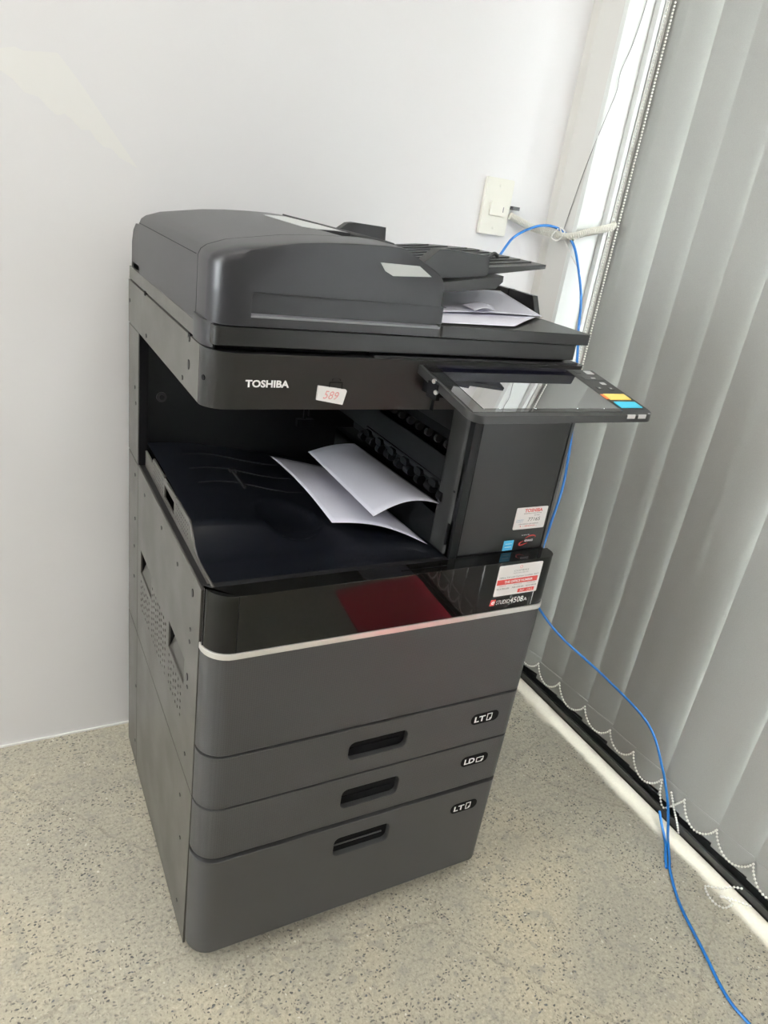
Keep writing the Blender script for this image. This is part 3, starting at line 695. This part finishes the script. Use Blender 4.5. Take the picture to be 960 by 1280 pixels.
tag(MB().tube(blue, .0030, 8).build('network_cable', BLUEC, None, 60), 'long blue network cable looped over the conduit and trailing across the floor', 'cable')
b2 = smoothpath([(1.088, -.036, .020), (1.070, -.062, .012), (1.046, -.098, .0036), (1.010, -.132, .0036), (.992, -.151, .0036)], 8)
tag(MB().tube(b2, .0030, 8).build('cable_end', BLUEC, None, 60), 'short blue cable end lying beside the long blue cable on the floor', 'cable')
ty = smoothpath([(.929, .592, 1.228), (.925, .604, 1.209), (.932, .590, 1.203), (.940, .580, 1.222), (.934, .592, 1.230), (.944, .578, 1.205), (.958, .560, 1.176), (.972, .540, 1.148), (.979, .533, 1.128)], 7)
tag(MB().tube(ty, .0016, 6).build('tie_string', CORDW), 'white string tied round the conduit above the blue cable', 'string')
wi = smoothpath([(1.010, .5575, 2.25), (1.006, .5575, 1.85), (.996, .5575, 1.675), (.986, .5575, 1.596), (.971, .557, 1.543), (.972, .5565, 1.507), (.957, .555, 1.452), (.9525, .575, 1.36), (.9525, .592, 1.275), (.952, .600, 1.226)], 6)
tag(MB().tube(wi, .0009, 5).build('thin_wire', WIREG), 'thin grey wire wavering down the white strip to the conduit', 'wire')

# ------------------------------------------------------------------ vertical blind
VB = empty('vertical_blind', (1.08, -1.05, 0), 'pale grey vertical slat blind covering the glass door', 'blind')
edges = [.600, .520, .430, .340, .239, .146, .067, -.024, -.089, -.176]
while edges[-1] > -2.65: edges.append(edges[-1]-random.choice((.078, .085, .090, .096)))
ZT, ZB, ZH = 2.30, .068, .122
def slat_mesh(tilt, bow, w):
    m = MB(); n = 6
    def pt(t, z, off): # t from far edge 0 to near edge 1
        return (tilt*t+bow*math.sin(math.pi*t)+off, -w*t, z)
    fr_ = []
    for zz, th in ((ZB, .0011), (ZH, .0011), (ZH+.0005, .0004), (ZT, .0004)):
        fr_.append([pt(k/n, zz, -th) for k in range(n+1)] + [pt(k/n, zz, th) for k in range(n, -1, -1)])
    m.loft(fr_)
    for k in range(30): # stitching of the hem
        t = .02+.96*k/29; p = pt(t, ZH-.003, -.0011); m.box(p[0]-.0004, p[0]+.0002, p[1]-.0006, p[1]+.0006, p[2]-.0005, p[2]+.0005)
    return m.mesh('slat', SLAT, 50)
for i, e in enumerate(edges):
    e2 = edges[i+1] if i+1 < len(edges) else e-.085
    tilt = {0: .007, 1: .022, 2: .011, 3: .0105, 4: .012, 5: .0055, 6: .0125, 7: .0045, 8: .011}.get(i, random.uniform(.007, .012))
    o = bpy.data.objects.new('slat', slat_mesh(tilt, -.0012, e-e2+.006)); COL.objects.link(o); attach(o, VB)
    o.location = (1.075, e, random.uniform(-.004, .004))
MB().box(1.05, 1.11, -2.74, .59, 2.30, 2.345).build('headrail', PVC, VB)
def beads(path, step=.0074, r=.0027):
    m = MB()
    for p in resample(path, step): m.ball(p, r)
    return m.tube(resample(path, step*1.5), .0005, 4)
def swag(y0, y1, drop, x=1.0635, z=.120):
    return [(x-.002*math.sin(math.pi*t), y0+(y1-y0)*t, z-drop*(1-(2*t-1)**2)**.8) for t in [k/14 for k in range(15)]]
hem = [e-.004 for e in edges]
for a, b in zip(hem, hem[1:]):
    if abs(a-hem[7]) < .001: continue
    beads(swag(a, b, .030+random.uniform(0, .014))).build('link_chain', BEADM, VB)
brk = smoothpath([(1.0635, hem[7], .118), (1.060, hem[7]-.010, .085), (1.062, hem[7]-.026, .060), (1.066, hem[7]-.040, .075), (1.0635, hem[8], .118)], 6)
beads(brk).build('link_chain', BEADM, VB)
loose = smoothpath([(1.062, -.060, .110), (1.072, -.075, .070), (1.086, -.088, .030), (1.094, -.094, .004)], 6)
beads(loose).build('link_chain', BEADM, VB)
cc = MB()
for dx, dy in ((0, 0), (.006, -.012)):
    z = 2.30
    while z > .62: cc.ball((1.046+dx, .548+dy, z), .0023); z -= .0062
tag(cc.build('control_chain', BEADM, VB), 'beaded loop chain beside the first slat')
MB().tube([(1.040, .548, 2.3), (1.040, .548, .6)], .0010, 5).build('control_cord', CORDW, VB)
fl = smoothpath([(1.085, -.262, .030), (1.072, -.250, .026), (1.062, -.238, .012), (1.052, -.222, .0023), (1.040, -.216, .0023), (1.028, -.232, .0023), (1.025, -.252, .0023), (1.034, -.268, .0023), (1.050, -.270, .0023), (1.062, -.268, .0023), (1.058, -.252, .0023), (1.050, -.246, .0023), (1.064, -.255, .0023), (1.080, -.272, .0023), (1.096, -.288, .0023)], 7)
tag(beads(fl).build('bead_chain', BEADM), 'broken white bead chain coiled on the floor by the window track', 'chain')
bpy.context.view_layer.update()
